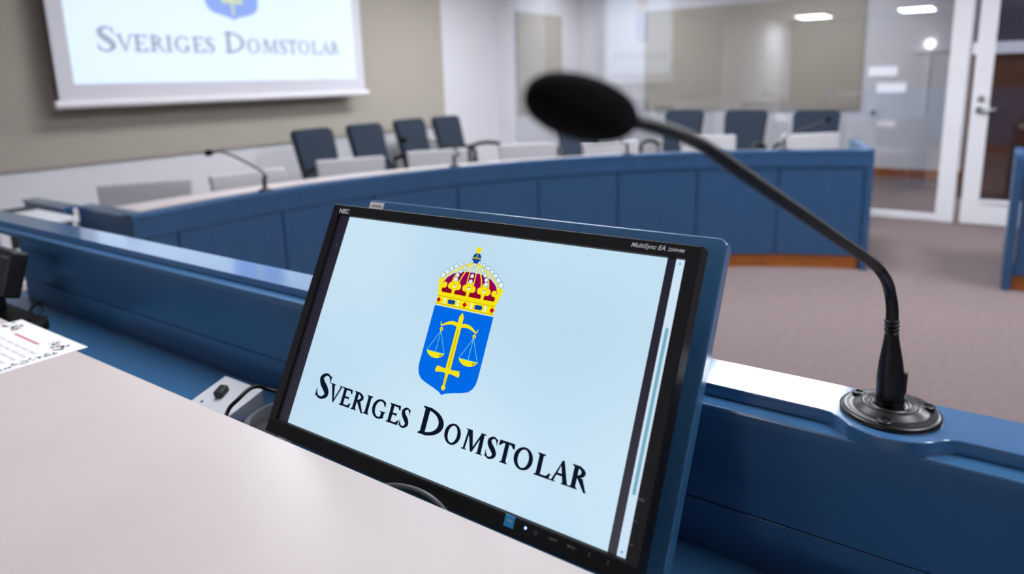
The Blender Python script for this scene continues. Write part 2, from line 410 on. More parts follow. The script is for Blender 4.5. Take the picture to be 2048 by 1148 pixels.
def letter(bm, ch, x0, x1, yb, yt, z=0.0):
    W, H = x1 - x0, yt - yb
    s = 0.235 * H; t = 0.108 * H; sf = 0.055 * H           # thick, thin, serif height
    X = lambda u: x0 + u * W
    Y = lambda v: yb + v * H
    def P(*pts): flat(bm, [(a, b) for a, b in pts], z)
    def R(a0, a1, b0, b1): P((a0, b0), (a1, b0), (a1, b1), (a0, b1))
    def stem(cx, top=True, bot=True, wd=None, b=None, k=1.0):
        wd = wd or s; R(cx - wd / 2, cx + wd / 2, yb, yt)
        e = 0.10 * H * k
        if top: P((cx - wd / 2 - e, yt), (cx - wd / 2 - e, yt - sf * .7), (cx - wd / 2, yt - sf * 1.8), (cx + wd / 2, yt - sf * 1.8), (cx + wd / 2 + e, yt - sf * .7), (cx + wd / 2 + e, yt))
        if bot: P((cx - wd / 2 - e, yb), (cx + wd / 2 + e, yb), (cx + wd / 2 + e, yb + sf * .7), (cx + wd / 2, yb + sf * 1.8), (cx - wd / 2, yb + sf * 1.8), (cx - wd / 2 - e, yb + sf * .7))
    def ring(cx, cy, rx, ry, th, tv, a0, a1, n=36, sx=0.0):
        o = []; i = []
        for k in range(n + 1):
            a = math.radians(a0 + (a1 - a0) * k / n)
            o.append(bm.verts.new((cx + rx * math.cos(a), cy + ry * math.sin(a), z)))
            i.append(bm.verts.new((cx + sx + (rx - th) * math.cos(a), cy + (ry - tv) * math.sin(a), z)))
        for k in range(n): bm.faces.new((o[k], o[k + 1], i[k + 1], i[k]))
    def diag(ax, ay, bx_, by, wd):
        P((ax - wd / 2, ay), (ax + wd / 2, ay), (bx_ + wd / 2, by), (bx_ - wd / 2, by))
    def serif(cx, y, wd):
        h = sf if y < (yb + yt) / 2 else -sf
        R(cx - wd / 2, cx + wd / 2, min(y, y + h), max(y, y + h))
    e = 0.10 * H
    if ch == 'I': stem((x0 + x1) / 2)
    elif ch in 'EL':
        cx = x0 + e + s / 2; stem(cx)
        if ch == 'E':
            R(cx, x1 - .10 * W, yt - t, yt); P((x1 - .10 * W, yt), (x1 - .10 * W - t * 2.2, yt), (x1 - .10 * W - t * .5, yt - .24 * H), (x1 - .06 * W, yt - .24 * H))
            R(cx, x0 + .72 * W, Y(.5) - t / 2, Y(.5) + t / 2); P((x0 + .66 * W, Y(.5)), (x0 + .74 * W, Y(.64)), (x0 + .74 * W, Y(.36)))
        R(cx, x1 - .02 * W, yb, yb + t); P((x1 - t * 2.4, yb), (x1 - t * .4, yb), (x1 + t * .3, yb + .26 * H), (x1 - t * .5, yb + .26 * H), (x1 - t * 2.0, yb + t))
    elif ch == 'V':
        ax = x0 + .17 * W; bx2 = x1 - .14 * W; mx = x0 + .50 * W
        P((ax - s * .55, yt), (ax + s * .55, yt), (mx + .05 * W, yb + .10 * H), (mx, yb), (mx - t * .4, yb))
        P((bx2 - t * .6, yt), (bx2 + t * .6, yt), (mx + t * .3, yb), (mx - t * .3, yb), (mx - t * .2, yb + .12 * H))
        serif(ax, yt, s * 1.1 + 1.7 * e); serif(bx2, yt, t + 2.2 * e)
    elif ch == 'A':
        ax = x0 + .16 * W; bx2 = x1 - .18 * W; mx = x0 + .52 * W
        P((bx2 - s * .55, yb), (bx2 + s * .55, yb), (mx + s * .25, yt), (mx - s * .15, yt), (mx - s * .4, yt - .12 * H))
        P((ax - t * .6, yb), (ax + t * .6, yb), (mx + s * .1, yt - .02 * H), (mx - s * .15, yt - .02 * H))
        R(x0 + .27 * W, x0 + .68 * W, Y(.32), Y(.32) + t)
        serif(ax, yb, t + 2.2 * e); serif(bx2, yb, s * 1.1 + 1.6 * e)
    elif ch == 'M':
        ax = x0 + .13 * W; bx2 = x1 - .15 * W; mx = x0 + .48 * W
        P((ax - t * .6, yb), (ax + t * .6, yb), (ax + t * 1.4, yt), (ax + t * .2, yt))
        P((ax + t * .2, yt), (ax + t * .2 + s * 1.15, yt), (mx + s * .45, yb + .08 * H), (mx, yb), (mx - t * .5, yb))
        P((bx2 - s * .35, yt), (bx2 - s * .35 + t, yt - .0 * H), (mx + t * .5, yb), (mx - t * .2, yb), (mx, yb + .14 * H))
        P((bx2 - s * .5, yt), (bx2 + s * .4, yt), (bx2 + s * .5, yb), (bx2 - s * .5, yb))
        serif(ax, yb, t + 2.2 * e); serif(bx2, yb, s + 1.8 * e); R(ax - e * .9, ax + e, yt - sf, yt); R(bx2, bx2 + s * .5 + e * .9, yt - sf, yt)
    elif ch == 'T':
        cx = (x0 + x1) / 2; stem(cx, top=False)
        R(x0 + .04 * W, x1 - .04 * W, yt - t, yt)
        P((x0 + .04 * W, yt), (x0 + .04 * W + t * 2, yt - t), (x0 + .05 * W + t * .4, yt - .25 * H), (x0, yt - .25 * H))
        P((x1 - .04 * W, yt), (x1, yt - .25 * H), (x1 - .05 * W - t * .4, yt - .25 * H), (x1 - .04 * W - t * 2, yt - t))
    elif ch == 'O':
        ring((x0 + x1) / 2, (yb + yt) / 2, W / 2, H / 2 * 1.03, s * .98, t * .95, 0, 360, 48)
    elif ch == 'D':
        cx = x0 + e + s / 2; stem(cx)
        rx = x1 - cx
        ring(cx, (yb + yt) / 2, rx, H / 2, s * 1.05, t, -90, 90, 30)
        R(cx - .0 * W, cx + .02 * W, yb, yb + t)
    elif ch == 'R':
        cx = x0 + e + s / 2; stem(cx)
        rx = x0 + .78 * W - cx
        ring(cx, Y(.735), rx, .265 * H, s * .95, t, -90, 90, 22)
        P((cx + s * .4, Y(.50)), (cx + s * .4 + s * 1.25, Y(.52)), (x1 - .06 * W, yb + .03 * H), (x1 + .02 * W, yb - .03 * H), (x1 - .16 * W, yb - .04 * H))
    elif ch == 'G':
        cx, cy = x0 + .53 * W, (yb + yt) / 2
        ring(cx, cy, .53 * W, H / 2 * 1.03, s * .98, t, 48, 318, 40)
        gx = x1 - .20 * W; R(gx - s / 2, gx + s / 2, yb + .06 * H, Y(.42)); R(gx - s / 2 - e, gx + s / 2 + e, Y(.42) - sf, Y(.42))
        P((x1 - .14 * W, Y(.92)), (x1 - .10 * W, Y(.68)), (x1 - .16 * W, Y(.68)), (x1 - .32 * W, Y(.88)))
    elif ch == 'S':
        ribbon(bm, [(X(.86), Y(.80)), (X(.70), Y(.945)), (X(.44), Y(.965)), (X(.20), Y(.80)), (X(.34), Y(.60)), (X(.66), Y(.41)), (X(.83), Y(.21)), (X(.58), Y(.035)), (X(.26), Y(.04)), (X(.08), Y(.20))],
               [t * .7, t * .8, t * 1.1, s * .92, s * 1.1, s * 1.12, s * .95, t * 1.1, t * .9, t * .7], z, 8)
        P((X(.80), Y(.95)), (X(.90), Y(.97)), (X(.90), Y(.68)), (X(.84), Y(.68)))
        P((X(.03), Y(.33)), (X(.09), Y(.33)), (X(.15), Y(.05)), (X(.04), Y(.02)))

WORDS = [('S', -190, -166.5, 1), ('V', -167.2, -145.4, 0), ('E', -145.7, -127.5, 0), ('R', -125.2, -104.5, 0), ('I', -104.6, -94.8, 0), ('G', -92.4, -70.5, 0), ('E', -67.2, -49, 0), ('S', -48.2, -34.2, 0),
         ('D', -19, 13.6, 1), ('O', 16.7, 38.4, 0), ('M', 42, 69.5, 0), ('S', 72, 86, 0), ('T', 86.4, 106, 0), ('O', 106.6, 128.8, 0), ('L', 132.4, 150, 0), ('A', 149.6, 171.6, 0), ('R', 171.4, 190.5, 0)]
def lettering(k, z, m, parent):
    for ch, a, b, big in WORDS:
        bm = BM(); letter(bm, ch, a, b, -94.0, -64.6 if big else -73.0, 0.0)
        bmesh.ops.transform(bm, matrix=Matrix.Translation((0, 0, z)) @ Matrix.Scale(k, 4), verts=bm.verts)
        obj('letter', bm, m, parent)

def sc_(bm, k, z):
    bmesh.ops.transform(bm, matrix=Matrix.Translation((0, 0, z)) @ Matrix.Scale(k, 4), verts=bm.verts); return bm

SHIELD = [(-41.8, 45.2), (41.8, 45.2), (41.8, -22), (41.0, -28), (38.5, -33.5), (33.5, -38), (26, -40.6), (15, -43.2), (5, -46), (1.2, -48), (0, -49.2), (-1.2, -48), (-5, -46), (-15, -43.2), (-26, -40.6), (-33.5, -38), (-38.5, -33.5), (-41.0, -28), (-41.8, -22)]
def crest(parent, k, z0, dz, mats):
    """all crest pieces as flat print, in mm about the slide centre; mats: dict of materials"""
    L = lambda n: z0 + dz * n
    mk = lambda name, bm, key, n: obj(name, sc_(bm, k, L(n)), mats[key], parent)
    mk('shield', flat(BM(), SHIELD), 'blue', 1)
    # sword and scales
    b = BM()
    flat(b, [(-3.6, -20), (3.6, -20), (3.2, 38), (0, 43.2), (-3.2, 38)])                       # blade
    flat(b, [(-3.6, -20.5), (-3.6, -24.5), (-16.6, -26.2), (-17.2, -23), (-15.6, -19.2)])       # guard
    flat(b, [(3.6, -20.5), (15.6, -19.2), (17.2, -23), (16.6, -26.2), (3.6, -24.5)])
    flat(b, [(-3.9, -19.5), (3.9, -19.5), (3.9, -25.2), (-3.9, -25.2)])
    flat(b, [(-2.2, -25), (2.2, -25), (1.6, -38), (-1.6, -38)])                                 # grip
    disc(b, 0, -40.6, 2.9)
    for sgn in (-1, 1):
        ribbon(b, [(0, 27.6), (sgn * 8, 29.6), (sgn * 16, 28.4), (sgn * 24, 24.6)], [3.6, 4.2, 3.4, 1.6])
        ribbon(b, [(sgn * 22.5, 26), (sgn * 25, 24.4), (sgn * 26.4, 28.6)], [1.2, 1.4, .8])
        disc(b, sgn * 23.4, 20.4, 2.3)
        cxp = sgn * 23.3
        flat(b, [(cxp - 13.2, -5.6), (cxp + 13.2, -5.6), (cxp + 10.2, -9.4), (cxp + 5, -11.8), (cxp, -12.4), (cxp - 5, -11.8), (cxp - 10.2, -9.4)])
    mk('sword_and_scales', b, 'gold', 2)
    b = BM()
    mk('blade_groove', flat(BM(), [(-.55, -19), (.55, -19), (.5, 24), (-.5, 24)]), 'goldd', 3)
    for i in range(7): flat(b, [(-1.9, -26.3 - i * 1.7), (1.9, -27.1 - i * 1.7), (1.9, -27.6 - i * 1.7), (-1.9, -26.8 - i * 1.7)])
    for sgn in (-1, 1):
        disc(b, sgn * 23.4, 20.4, 1.1)
        flat(b, [(sgn * 23.3 + 6, -7.6), (sgn * 23.3 + 11.2, -6.6), (sgn * 23.3 + 9.4, -8.9), (sgn * 23.3 + 7, -9.8)])
    tag(mk('grip_marks', b, 'goldd', 3), kind='stuff')
    for sgn in (-1, 1):
        b = BM(); cxp = sgn * 23.3
        for dx in (-12.6, 0, 12.6): ribbon(b, [(cxp, 18.4), (cxp + dx, -5.4)], .62, smooth=False)
        flat(b, [(cxp - 13.2, -5.4), (cxp + 13.2, -5.4), (cxp + 13.2, -6.2), (cxp - 13.2, -6.2)])
        mk('scale_cords', b, 'thin', 3)
    # crown: crimson cap
    b = BM()
    flat(b, [(-40, 60), (40, 60), (39, 72), (34.5, 79), (27, 84.5), (17, 88), (8, 89), (-8, 89), (-17, 88), (-27, 84.5), (-34.5, 79), (-39, 72)])
    mk('crown_cap', b, 'red', 1)
    for i in range(8): mk('crown_scallop', disc(BM(), -35 + i * 10, 64.2, 4.6, 4.4), 'dred', 2)
    # gold: arches, circlet, leaves, orb cross
    b = BM()
    for sgn in (-1, 1):
        ribbon(b, [(sgn * 41.5, 74), (sgn * 33, 83.5), (sgn * 21, 91.5), (sgn * 8, 98), (0, 100)], [2.2, 1.6, 1.4, 1.3, 1.3])
        for off in (-6.6, 6.0):
            ribbon(b, [(sgn * (21.4 + off * .8), 70), (sgn * (20 + off * .8), 80), (sgn * (13.5 + off * .7), 92), (sgn * 3, 99.5)], [1.6, 1.5, 1.4, 1.2])
        ribbon(b, [(sgn * 4.8, 70), (sgn * 4.8, 82), (sgn * 4.4, 92), (sgn * 3.4, 99)], [1.3, 1.3, 1.3, 1.2])
        flat(b, [(sgn * 40.5, 56), (sgn * 46.6, 77.4), (sgn * 41.4, 74), (sgn * 36.5, 60)])
    flat(b, [(-41, 46.2), (41, 46.2), (41.2, 58.5), (-41.2, 58.5)])
    flat(b, [(-41.2, 58), (41.2, 58), (40.5, 61.5), (-40.5, 61.5)])
    mk('crown_circlet', b, 'gold', 3)
    b = BM(); disc(b, 0, 115.4, 3.3)
    for a in range(4):
        t_ = math.radians(90 * a); flat(b, [(0, 115.4), (4.4 * math.cos(t_ - .5), 115.4 + 4.4 * math.sin(t_ - .5)), (4.4 * math.cos(t_ + .5), 115.4 + 4.4 * math.sin(t_ + .5))])
    mk('orb_cross', b, 'gold', 3)
    for cxs in (-20.9, 0, 20.9):
        b = BM()
        for dx, dy, r in ((-5.4, 0, 4.0), (5.4, 0, 4.0), (0, 5.6, 4.0), (0, -2.6, 3.6)): disc(b, cxs + dx, 70.4 + dy, r)
        flat(b, [(cxs - 2.2, 60), (cxs + 2.2, 60), (cxs + 2.0, 68), (cxs - 2.0, 68)])
        mk('crown_leaf', b, 'gold', 4)
    for sgn in (-1, 1):
        b = BM()
        for dx, dy, r in ((-5.2, 0, 3.6), (0, 5, 3.2), (0, -3, 3.2)): disc(b, sgn * (40.4 + dx), 70 + dy, r)
        mk('crown_leaf', b, 'gold', 4)
    # pearls with outlines
    pe = []
    for sgn in (-1, 1):
        for i in range(7):
            u = i / 6; a_ = Vector((sgn * 41.4, 80.8)); c_ = Vector((sgn * 5, 101.6)); mid = Vector((sgn * 28, 95.5))
            q = a_ * (1 - u) ** 2 + mid * 2 * u * (1 - u) + c_ * u * u; pe.append((q.x, q.y, 3.7 - 1.5 * u))
        for i in range(4):
            u = i / 3; pe.append((sgn * (21.6 - 9.4 * u * u), 78.5 + 14.8 * u, 3.0 - .5 * u))
    for i in range(4): pe.append((0, 78.5 + 6.6 * i, 2.9 - .2 * i))
    b = BM(); b2 = BM()
    for x, y, r in pe: disc(b, x, y, r); disc(b2, x, y, r - .55)
    tag(mk('pearl_outlines', b, 'line', 5), kind='stuff')
    for cxs in (-29, -10, 9.4, 28.6):
        for dy in (-1.9, 1.9): disc(b2, cxs, 52 + dy, 1.6)
    for cxs in (-20.9, 0, 20.9): disc(b2, cxs, 70, 1.7)
    tag(mk('pearls', b2, 'pearl', 6), kind='stuff')
    mk('orb', disc(BM(), 0, 105.8, 6.2, n=20), 'dblue', 6)
    for sgn in (-1, 1): mk('sapphire', flat(BM(), rrect(sgn * 19.2 - 5.4, sgn * 19.2 + 5.4, 49.4, 54.6, 2.2)), 'dblue', 6)
    b = BM(); flat(b, [(-6.1, 105), (6.1, 105), (6.1, 106.8), (-6.1, 106.8)]); flat(b, [(-.8, 106), (.8, 106), (.8, 112), (-.8, 112)])
    mk('orb_band', b, 'goldd', 7)
    for y in (47.6, 56.6): mk('circlet_line', flat(BM(), [(-41, y - .3), (41, y - .3), (41, y + .3), (-41, y + .3)]), 'goldd', 7)
    for cxs in (-38, 0, 38): mk('ruby', flat(BM(), [(cxs - 3.2, 52), (cxs, 48.6), (cxs + 3.2, 52), (cxs, 55.2)]), 'jred', 7)

XS = -4.88
ps = empty('projection_screen', (XS, 3.28, 2.071))
# local frame: x along +Y of the room, y up, z toward the room (+X)
ps.rotation_euler = Matrix(((0, 0, 1), (1, 0, 0), (0, 1, 0))).to_euler()
obj('canvas', bx(-1.295, 1.295, -0.84, 0.60, -0.006, 0), M_canvas, ps)
bb = BM()
lp = [[(x, -0.845 + 0.026 * math.cos(a), 0.004 + 0.02 * math.sin(a)) for a in [2 * math.pi * k / 14 for k in range(14)]] for x in (-1.325, 1.33)]
loft(bb, lp); obj('bottom_bar', bb, mat('bar_white', (226, 222, 226), 0.4, var=0.01), ps)
obj('roller_case', bx(-1.35, 1.35, 0.52, 0.62, -0.06, 0.05), M_white, ps, bevel=0.01)
pic = obj('projected_picture', sc_(flat(BM(), [(-222, -133), (222, -133), (222, 104), (-222, 104)]), MONSC / 1000, 0.0008), M_proj, ps)
lettering(MONSC / 1000, 0.002, M_pink, pic)
b = BM(); flat(b, SHIELD); obj('shield', sc_(b, MONSC / 1000, 0.0016), M_pblue, pic)
b = BM(); flat(b, [(-3.6, -20), (3.6, -20), (3.2, 38), (0, 43.2), (-3.2, 38)]); flat(b, [(-17, -26), (17, -26), (16, -19.4), (-16, -19.4)]); flat(b, [(-2.2, -25), (2.2, -25), (1.6, -42), (-1.6, -42)])
obj('sword', sc_(b, MONSC / 1000, 0.0024), M_pgold, pic)
b = BM(); flat(b, [(-41, 46.2), (41, 46.2), (46, 77), (36, 84), (17, 96), (0, 102), (-17, 96), (-36, 84), (-46, 77)])
obj('crown', sc_(b, MONSC / 1000, 0.0016), M_pgold, pic)
b = BM(); flat(b, [(-36, 64), (36, 64), (34.5, 79), (17, 88), (-17, 88), (-34.5, 79)])
obj('crown_cap', sc_(b, MONSC / 1000, 0.0024), M_pred, pic)
tag(ps, 'white pull-down projection screen showing a blue crest and large lettering', 'projection screen')

# ------------------------------------------------------------------ the judges' bench (foreground)
RB, RF, LF = 0.7257, 0.660, 0.640            # rail back, rail front, ledge front (y)
ZR, ZRL, ZS, ZG = CAMH - 0.3135, CAMH - 0.327, CAMH - 0.4955, CAMH - 0.439
XA, XB = -2.60, 1.45
jb = empty('judges_bench', (0, 0.70, 0))
def jobj(name, bm, m, **k):
    bmesh.ops.translate(bm, verts=bm.verts, vec=(0, -0.70, 0)); return obj(name, bm, m, jb, **k)
MCX, MCY = -0.061, 0.686                      # microphone position on the rail
pts = [(XA, RF)]
prof = [(-0.118, RF), (-0.109, RF - 0.0015), (-0.101, RF - 0.006), (-0.093, RF - 0.0145), (-0.084, RF - 0.021), (-0.073, RF - 0.0255), (-0.058, RF - 0.0275), (-0.043, RF - 0.0255), (-0.032, RF - 0.021), (-0.023, RF - 0.0145), (-0.015, RF - 0.006), (-0.007, RF - 0.0015), (0.002, RF)]
pts += [tuple(v[:2]) for v in catmull([(x, y, 0) for x, y in prof], 5)] + [(XB, RF), (XB, RB), (XA, RB)]
jobj('cap_rail', prism(BM(), pts, ZRL, ZR), M_blueedge, bevel=0.0012)
jobj('ledge', bx(XA, XB, LF, RB - 0.004, ZRL - 0.012, ZRL), M_blue, bevel=0.0025)
jobj('inner_panel', bx(-1.93, XB, LF + 0.006, LF + 0.024, ZG + 0.0007, ZRL - 0.012), M_blue, bevel=0.0006)
jobj('inner_panel', bx(-1.93, XB, LF + 0.006, LF + 0.024, ZS, ZG - 0.0007), M_blue, bevel=0.0006)
jobj('shelf', bx(XA, XB, 0.36, LF + 0.024, ZS - 0.022, ZS), M_blue, bevel=0.001)
jobj('outer_panel', bx(-1.93, XB, RB - 0.028, RB - 0.008, 0.10, ZRL - 0.012), M_blue)
jobj('plinth', bx(XA, XB, RB - 0.045, RB - 0.020, 0.0, 0.10), M_plinth)
for x in (XA, XB - 0.02): jobj('end_panel', bx(x, x + 0.02, 0.36, RB - 0.008, 0.16, ZRL - 0.012), M_blue)
tag(jb, 'blue lacquered judges bench with a cap rail, inner panel and low shelf in the foreground', 'bench')
dais = struct('floor_dais', bx(XA - 0.1, XB + 0.1, -2.6, RB - 0.06, 0.0, 0.16), M_carpet, 'low carpeted platform under the judges desk')
TZ = CAMH - 0.903 * 0.44
dt = empty('desk', (-0.7, 0.0, 0.16))
obj('desk_top', bx(-1.75, 2.0, -0.42, 0.44, TZ - 0.16 - 0.026, TZ - 0.16), M_desk, dt, bevel=0.0022)
for x in (-1.6, 0.2, 1.86):
    obj('leg_panel', bx(x, x + 0.03, -0.34, 0.34, 0.0, TZ - 0.16 - 0.026), M_blue, dt)
tag(dt, 'pale pinkish white desk top in the foreground below the monitor', 'desk')

# ------------------------------------------------------------------ monitor board and monitor
TILT = math.radians(27.643)
MC = Vector((-0.471901, 0.541823, CAMH - 0.288134))
UYV = Vector((0, math.sin(TILT), math.cos(TILT))); NV = Vector((0, -math.cos(TILT), math.sin(TILT)))
def mframe(name):
    o = empty(name); o.location = MC; o.rotation_euler = (math.pi / 2 - TILT, 0, 0); return o
BOFF = 0.052                     # board front plane behind the monitor's front plane
def local(P):
    d = Vector(P) - MC; return Vector((d.x, d.dot(UYV), d.dot(NV)))
def on_board(px, py, off=BOFF):
    d = ray(px, py); P0 = MC - NV * off; t = (P0 - EYE).dot(NV) / d.dot(NV); return local(EYE + d * t)
bo = mframe('monitor_board')
btl = on_board(741, 404); btr = on_board(1456, 481)
btl.y += 0.0035; btr.y += 0.002
topv = btl.y
BT = 0.018
botv = -((MC - NV * (BOFF + BT)).z - ZS) / UYV.z + 0.0005
obj('board', prism(BM(), [(btl.x, botv), (btr.x, botv), (btr.x, btr.y - .006), (btr.x - .006, btr.y), (btl.x, btl.y)], -BOFF - BT, -BOFF), M_blue, bo, bevel=0.0018, seg=2)
# small sticker at the top left of the board
a = on_board(741, 407); c2 = on_board(779, 412)
st = obj('sticker', bx(btl.x + 0.001, btl.x + 0.0275, topv - 0.022, topv - 0.0032, -BOFF, -BOFF + 0.0004), M_paper, bo)
b = BM()
for i in range(9): flat(b, [(btl.x + 0.005 + i * 0.0022, topv - 0.0105), (btl.x + 0.0064 + i * 0.0022, topv - 0.0105), (btl.x + 0.0064 + i * 0.0022, topv - 0.0068), (btl.x + 0.005 + i * 0.0022, topv - 0.0068)], -BOFF + 0.0006)
obj('printed_code', b, M_label, st)
tag(bo, 'blue lacquered board leaning behind the monitor with a small white sticker', 'board')

mo = mframe('computer_monitor')
mm = 0.001
OL, OR_, OB, OT = -254 * mm, 254 * mm, -153 * mm, 149.2 * mm
IL, IR, IB, IT = -240 * mm, 240 * mm, -134.6 * mm, 134.6 * mm
bz = BM()
def rl(x0, x1, y0, y1, z): return [(x0, y0, z), (x1, y0, z), (x1, y1, z), (x0, y1, z)]
loft(bz, [rl(IL, IR, IB, IT, -0.0042), rl(IL - .0008, IR + .0008, IB - .0012, IT + .0008, 0.0), rl(OL + .001, OR_ - .001, OB + .001, OT - .001, 0.0), rl(OL, OR_, OB, OT, -0.001),
          rl(OL, OR_, OB, OT, -0.020), rl(OL + .012, OR_ - .012, OB + .012, OT - .008, -0.026)], False, True)
obj('bezel', bz, M_bezel, mo)
# tapered back housing
bk = BM(); loft(bk, [rl(-.235, .235, -.135, .135, -0.0255), rl(-.20, .20, -.11, .11, -0.040), rl(-.12, .12, -.08, .08, -0.047)])
obj('back_housing', bk, M_bezel, mo)
obj('mount_plate', bx(-.05, .05, -.05, .05, -BOFF + 0.0003, -0.0465), M_dgrey, mo)
scr = obj('screen', flat(BM(), [(-222 * mm, IB), (222 * mm, IB), (222 * mm, IT), (-222 * mm, IT)], -0.0040), M_scr, mo)
obj('dark_margin', flat(BM(), [(IL, IB), (-222 * mm, IB), (-222 * mm, IT), (IL, IT)], -0.0040), M_off, mo)
obj('dark_margin', flat(BM(), [(222 * mm, IB), (230.8 * mm, IB), (230.8 * mm, IT), (222 * mm, IT)], -0.0040), M_off, mo)
sb = obj('scroll_bar', flat(BM(), [(230.8 * mm, IB), (IR, IB), (IR, IT), (230.8 * mm, IT)], -0.0040), M_strip, mo)
obj('scroll_handle', flat(BM(), rrect(233.6 * mm, 236.9 * mm, -82 * mm, 69 * mm, 1.5 * mm), -0.00385), M_slide, sb)
obj('scroll_arrow', flat(BM(), [(233.4 * mm, 129.6 * mm), (236.6 * mm, 129.6 * mm), (235 * mm, 132 * mm)], -0.00385), M_cline, sb)
b = BM(); flat(b, [(233.4 * mm, -129.6 * mm), (235 * mm, -132 * mm), (236.6 * mm, -129.6 * mm)], -0.00385)
obj('scroll_arrow', b, M_cline, sb)
lettering(mm, -0.0038, M_ink, scr)
crest(scr, mm, -0.0039, 0.00007, dict(blue=M_cblue, gold=M_cgold, goldd=M_cgoldd, thin=M_cthin, red=M_cred, dred=M_cdred, line=M_cline, pearl=M_cpearl, dblue=M_cdblue, jred=M_cjred))
def small_text(name, s, size, x, y, m, shear=0.0, bold=0.0, sx=1.0):
    me = textmesh(s, size, shear, bold); me.materials.clear(); me.materials.append(m)
    o = bpy.data.objects.new(name, me); COL.objects.link(o); o.parent = mo; o.location = (x, y, 0.00015); o.scale = (sx, 1, 1); return o
small_text('maker_lettering', 'NEC', 0.0086, -240.2 * mm, 137.6 * mm, M_logo, 0.0, 0.00022, 1.12)
small_text('model_lettering', 'MultiSync EA', 0.0066, 183.4 * mm, 140.6 * mm, M_logo, 0.32, 0.00012, 1.02)
small_text('model_lettering', '224WMi', 0.0047, 221.6 * mm, 140.6 * mm, M_logo, 0.32, 0.00008, 1.0)
stk = obj('energy_sticker', bx(115.3 * mm, 126.4 * mm, -147 * mm, -135.9 * mm, 0.0, 0.0003), M_sticker, mo)
obj('printed_swoosh', ribbon(BM(), [(118 * mm, -141.4 * mm), (121 * mm, -140.6 * mm), (124 * mm, -141.6 * mm)], 0.0008, 0.0004), M_logo, stk)
obj('power_light', lathe(BM(), [(0.0014, 0), (0.0012, 0.0006), (0.0004, 0.0009)], 12, (139.4 * mm, -141.7 * mm, 0)), M_led, mo)
b = BM()
for k in range(20):
    a0, a1 = math.radians(110 + 320 * k / 20), math.radians(110 + 320 * (k + 1) / 20); cx_, cy_ = 150.8 * mm, -142.2 * mm
    flat(b, [(cx_ + r * math.cos(a), cy_ + r * math.sin(a)) for r, a in ((.0019, a0), (.0019, a1), (.0014, a1), (.0014, a0))], 0.00015)
obj('button_mark', b, M_mark, mo)
small_text('button_mark', 'INPUT', 0.0030, 165.6 * mm, -142.8 * mm, M_mark, 0, 0.0001)
small_text('button_mark', 'MENU', 0.0030, 184.8 * mm, -142.8 * mm, M_mark, 0, 0.0001)
small_text('button_mark', 'ECO', 0.0030, 241.2 * mm, -84.2 * mm, M_mark, 0, 0.0001)
for cx_, cy_, ang in ((207.8, -141.6, 180), (226.1, -141.9, 0), (243.1, -101.8, 90), (243.2, -121.0, 270)):
    b = BM(); R_ = Matrix.Rotation(math.radians(ang), 2)
    for sg in (-1, 1):
        q = [R_ @ Vector(p_) for p_ in ((-1.0, 1.9 * sg), (-.3, 1.9 * sg), (1.1, 0), (.4, 0))]
        flat(b, [((cx_ + v.x) * mm, (cy_ + v.y) * mm) for v in q], 0.00015)
    obj('button_mark', b, M_mark, mo)
obj('sensor_window', lathe(BM(), [(0.0011, 0), (0.0008, 0.0003)], 10, (-231 * mm, 95 * mm, -0.0039)), M_mark, mo)
tag(mo, 'black desktop monitor tilted back, showing a crowned blue crest with sword and scales', 'monitor')

# ------------------------------------------------------------------ foreground gooseneck microphone
mi = empty('gooseneck_microphone', (MCX, MCY, ZR))
LEAN = Vector((-0.0045, 0.0, 0.0876)).normalized()
fl = lathe(BM(), [(0.0425, 0), (0.0425, 0.0030), (0.0405, 0.0046), (0.036, 0.0052), (0.033, 0.0046), (0.030, 0.0058), (0.025, 0.0086), (0.0225, 0.0098), (0.0205, 0.0096), (0.0195, 0.0080), (0.0185, 0.0098), (0.0165, 0.0104), (0.0150, 0.0088), (0.0120, 0.0088)], 48)
flange = obj('base_flange', fl, M_gloss, mi, smooth=True)
for k, an in enumerate((60, 180, 300)):
    an = math.radians(an - 30); cx_, cy_ = 0.0335 * math.cos(an), 0.0335 * math.sin(an)
    lug = lathe(BM(), [(0.0062, 0.002), (0.0062, 0.0070), (0.0054, 0.0076), (0.0034, 0.0076), (0.0032, 0.0040)], 18, (cx_, cy_, 0)); obj('screw_lug', lug, M_gloss, flange, smooth=False)
    obj('screw_hole', lathe(BM(), [(0.0033, 0.0062), (0.0033, 0.0066), (0.001, 0.0066)], 14, (cx_, cy_, 0)), M_hole, flange)
obj('plug_body', lathe(BM(), [(0.0116, 0.004), (0.0118, 0.020), (0.0114, 0.036), (0.0100, 0.050), (0.0078, 0.063), (0.0062, 0.073), (0.0058, 0.080)], 32, (0, 0, 0), LEAN), M_neck, mi, smooth=True)
obj('latch_button', bx(0.0082, 0.0118, -0.004, 0.003, 0.022, 0.042), M_black, mi, bevel=0.001)
rg = BM()
for h in (0.0800, 0.0838, 0.0876): lathe(rg, [(0.0052, h), (0.0062, h + .0004), (0.0064, h + 0.0014), (0.0062, h + .0024), (0.0052, h + 0.0028)], 24, (0, 0, 0), LEAN)
obj('collar_rings', rg, M_neck, mi, smooth=True)
def idepth(a, b, t): return 1 / ((1 - t) / a + t / b)
px0, px1 = (1742, 524), (1404, 290)
npt = [Vector((MCX, MCY, ZR)) + LEAN * 0.086, Vector((MCX, MCY, ZR)) + LEAN * 0.100, at_y(1781, 590, MCY - .001), at_y(1775, 566, MCY - .008), at_y(1763, 545, MCY - .022)]
for t in (0, .25, .5, .75, 1.0):
    npt.append(at_d(px0[0] + (px1[0] - px0[0]) * t, px0[1] + (px1[1] - px0[1]) * t, idepth(0.592, 0.372, t)))
npt += [at_d(1344, 264, 0.340), at_d(1300, 250, 0.322), at_d(1245, 238, 0.304)]
pth = catmull(npt, 10); nr = []
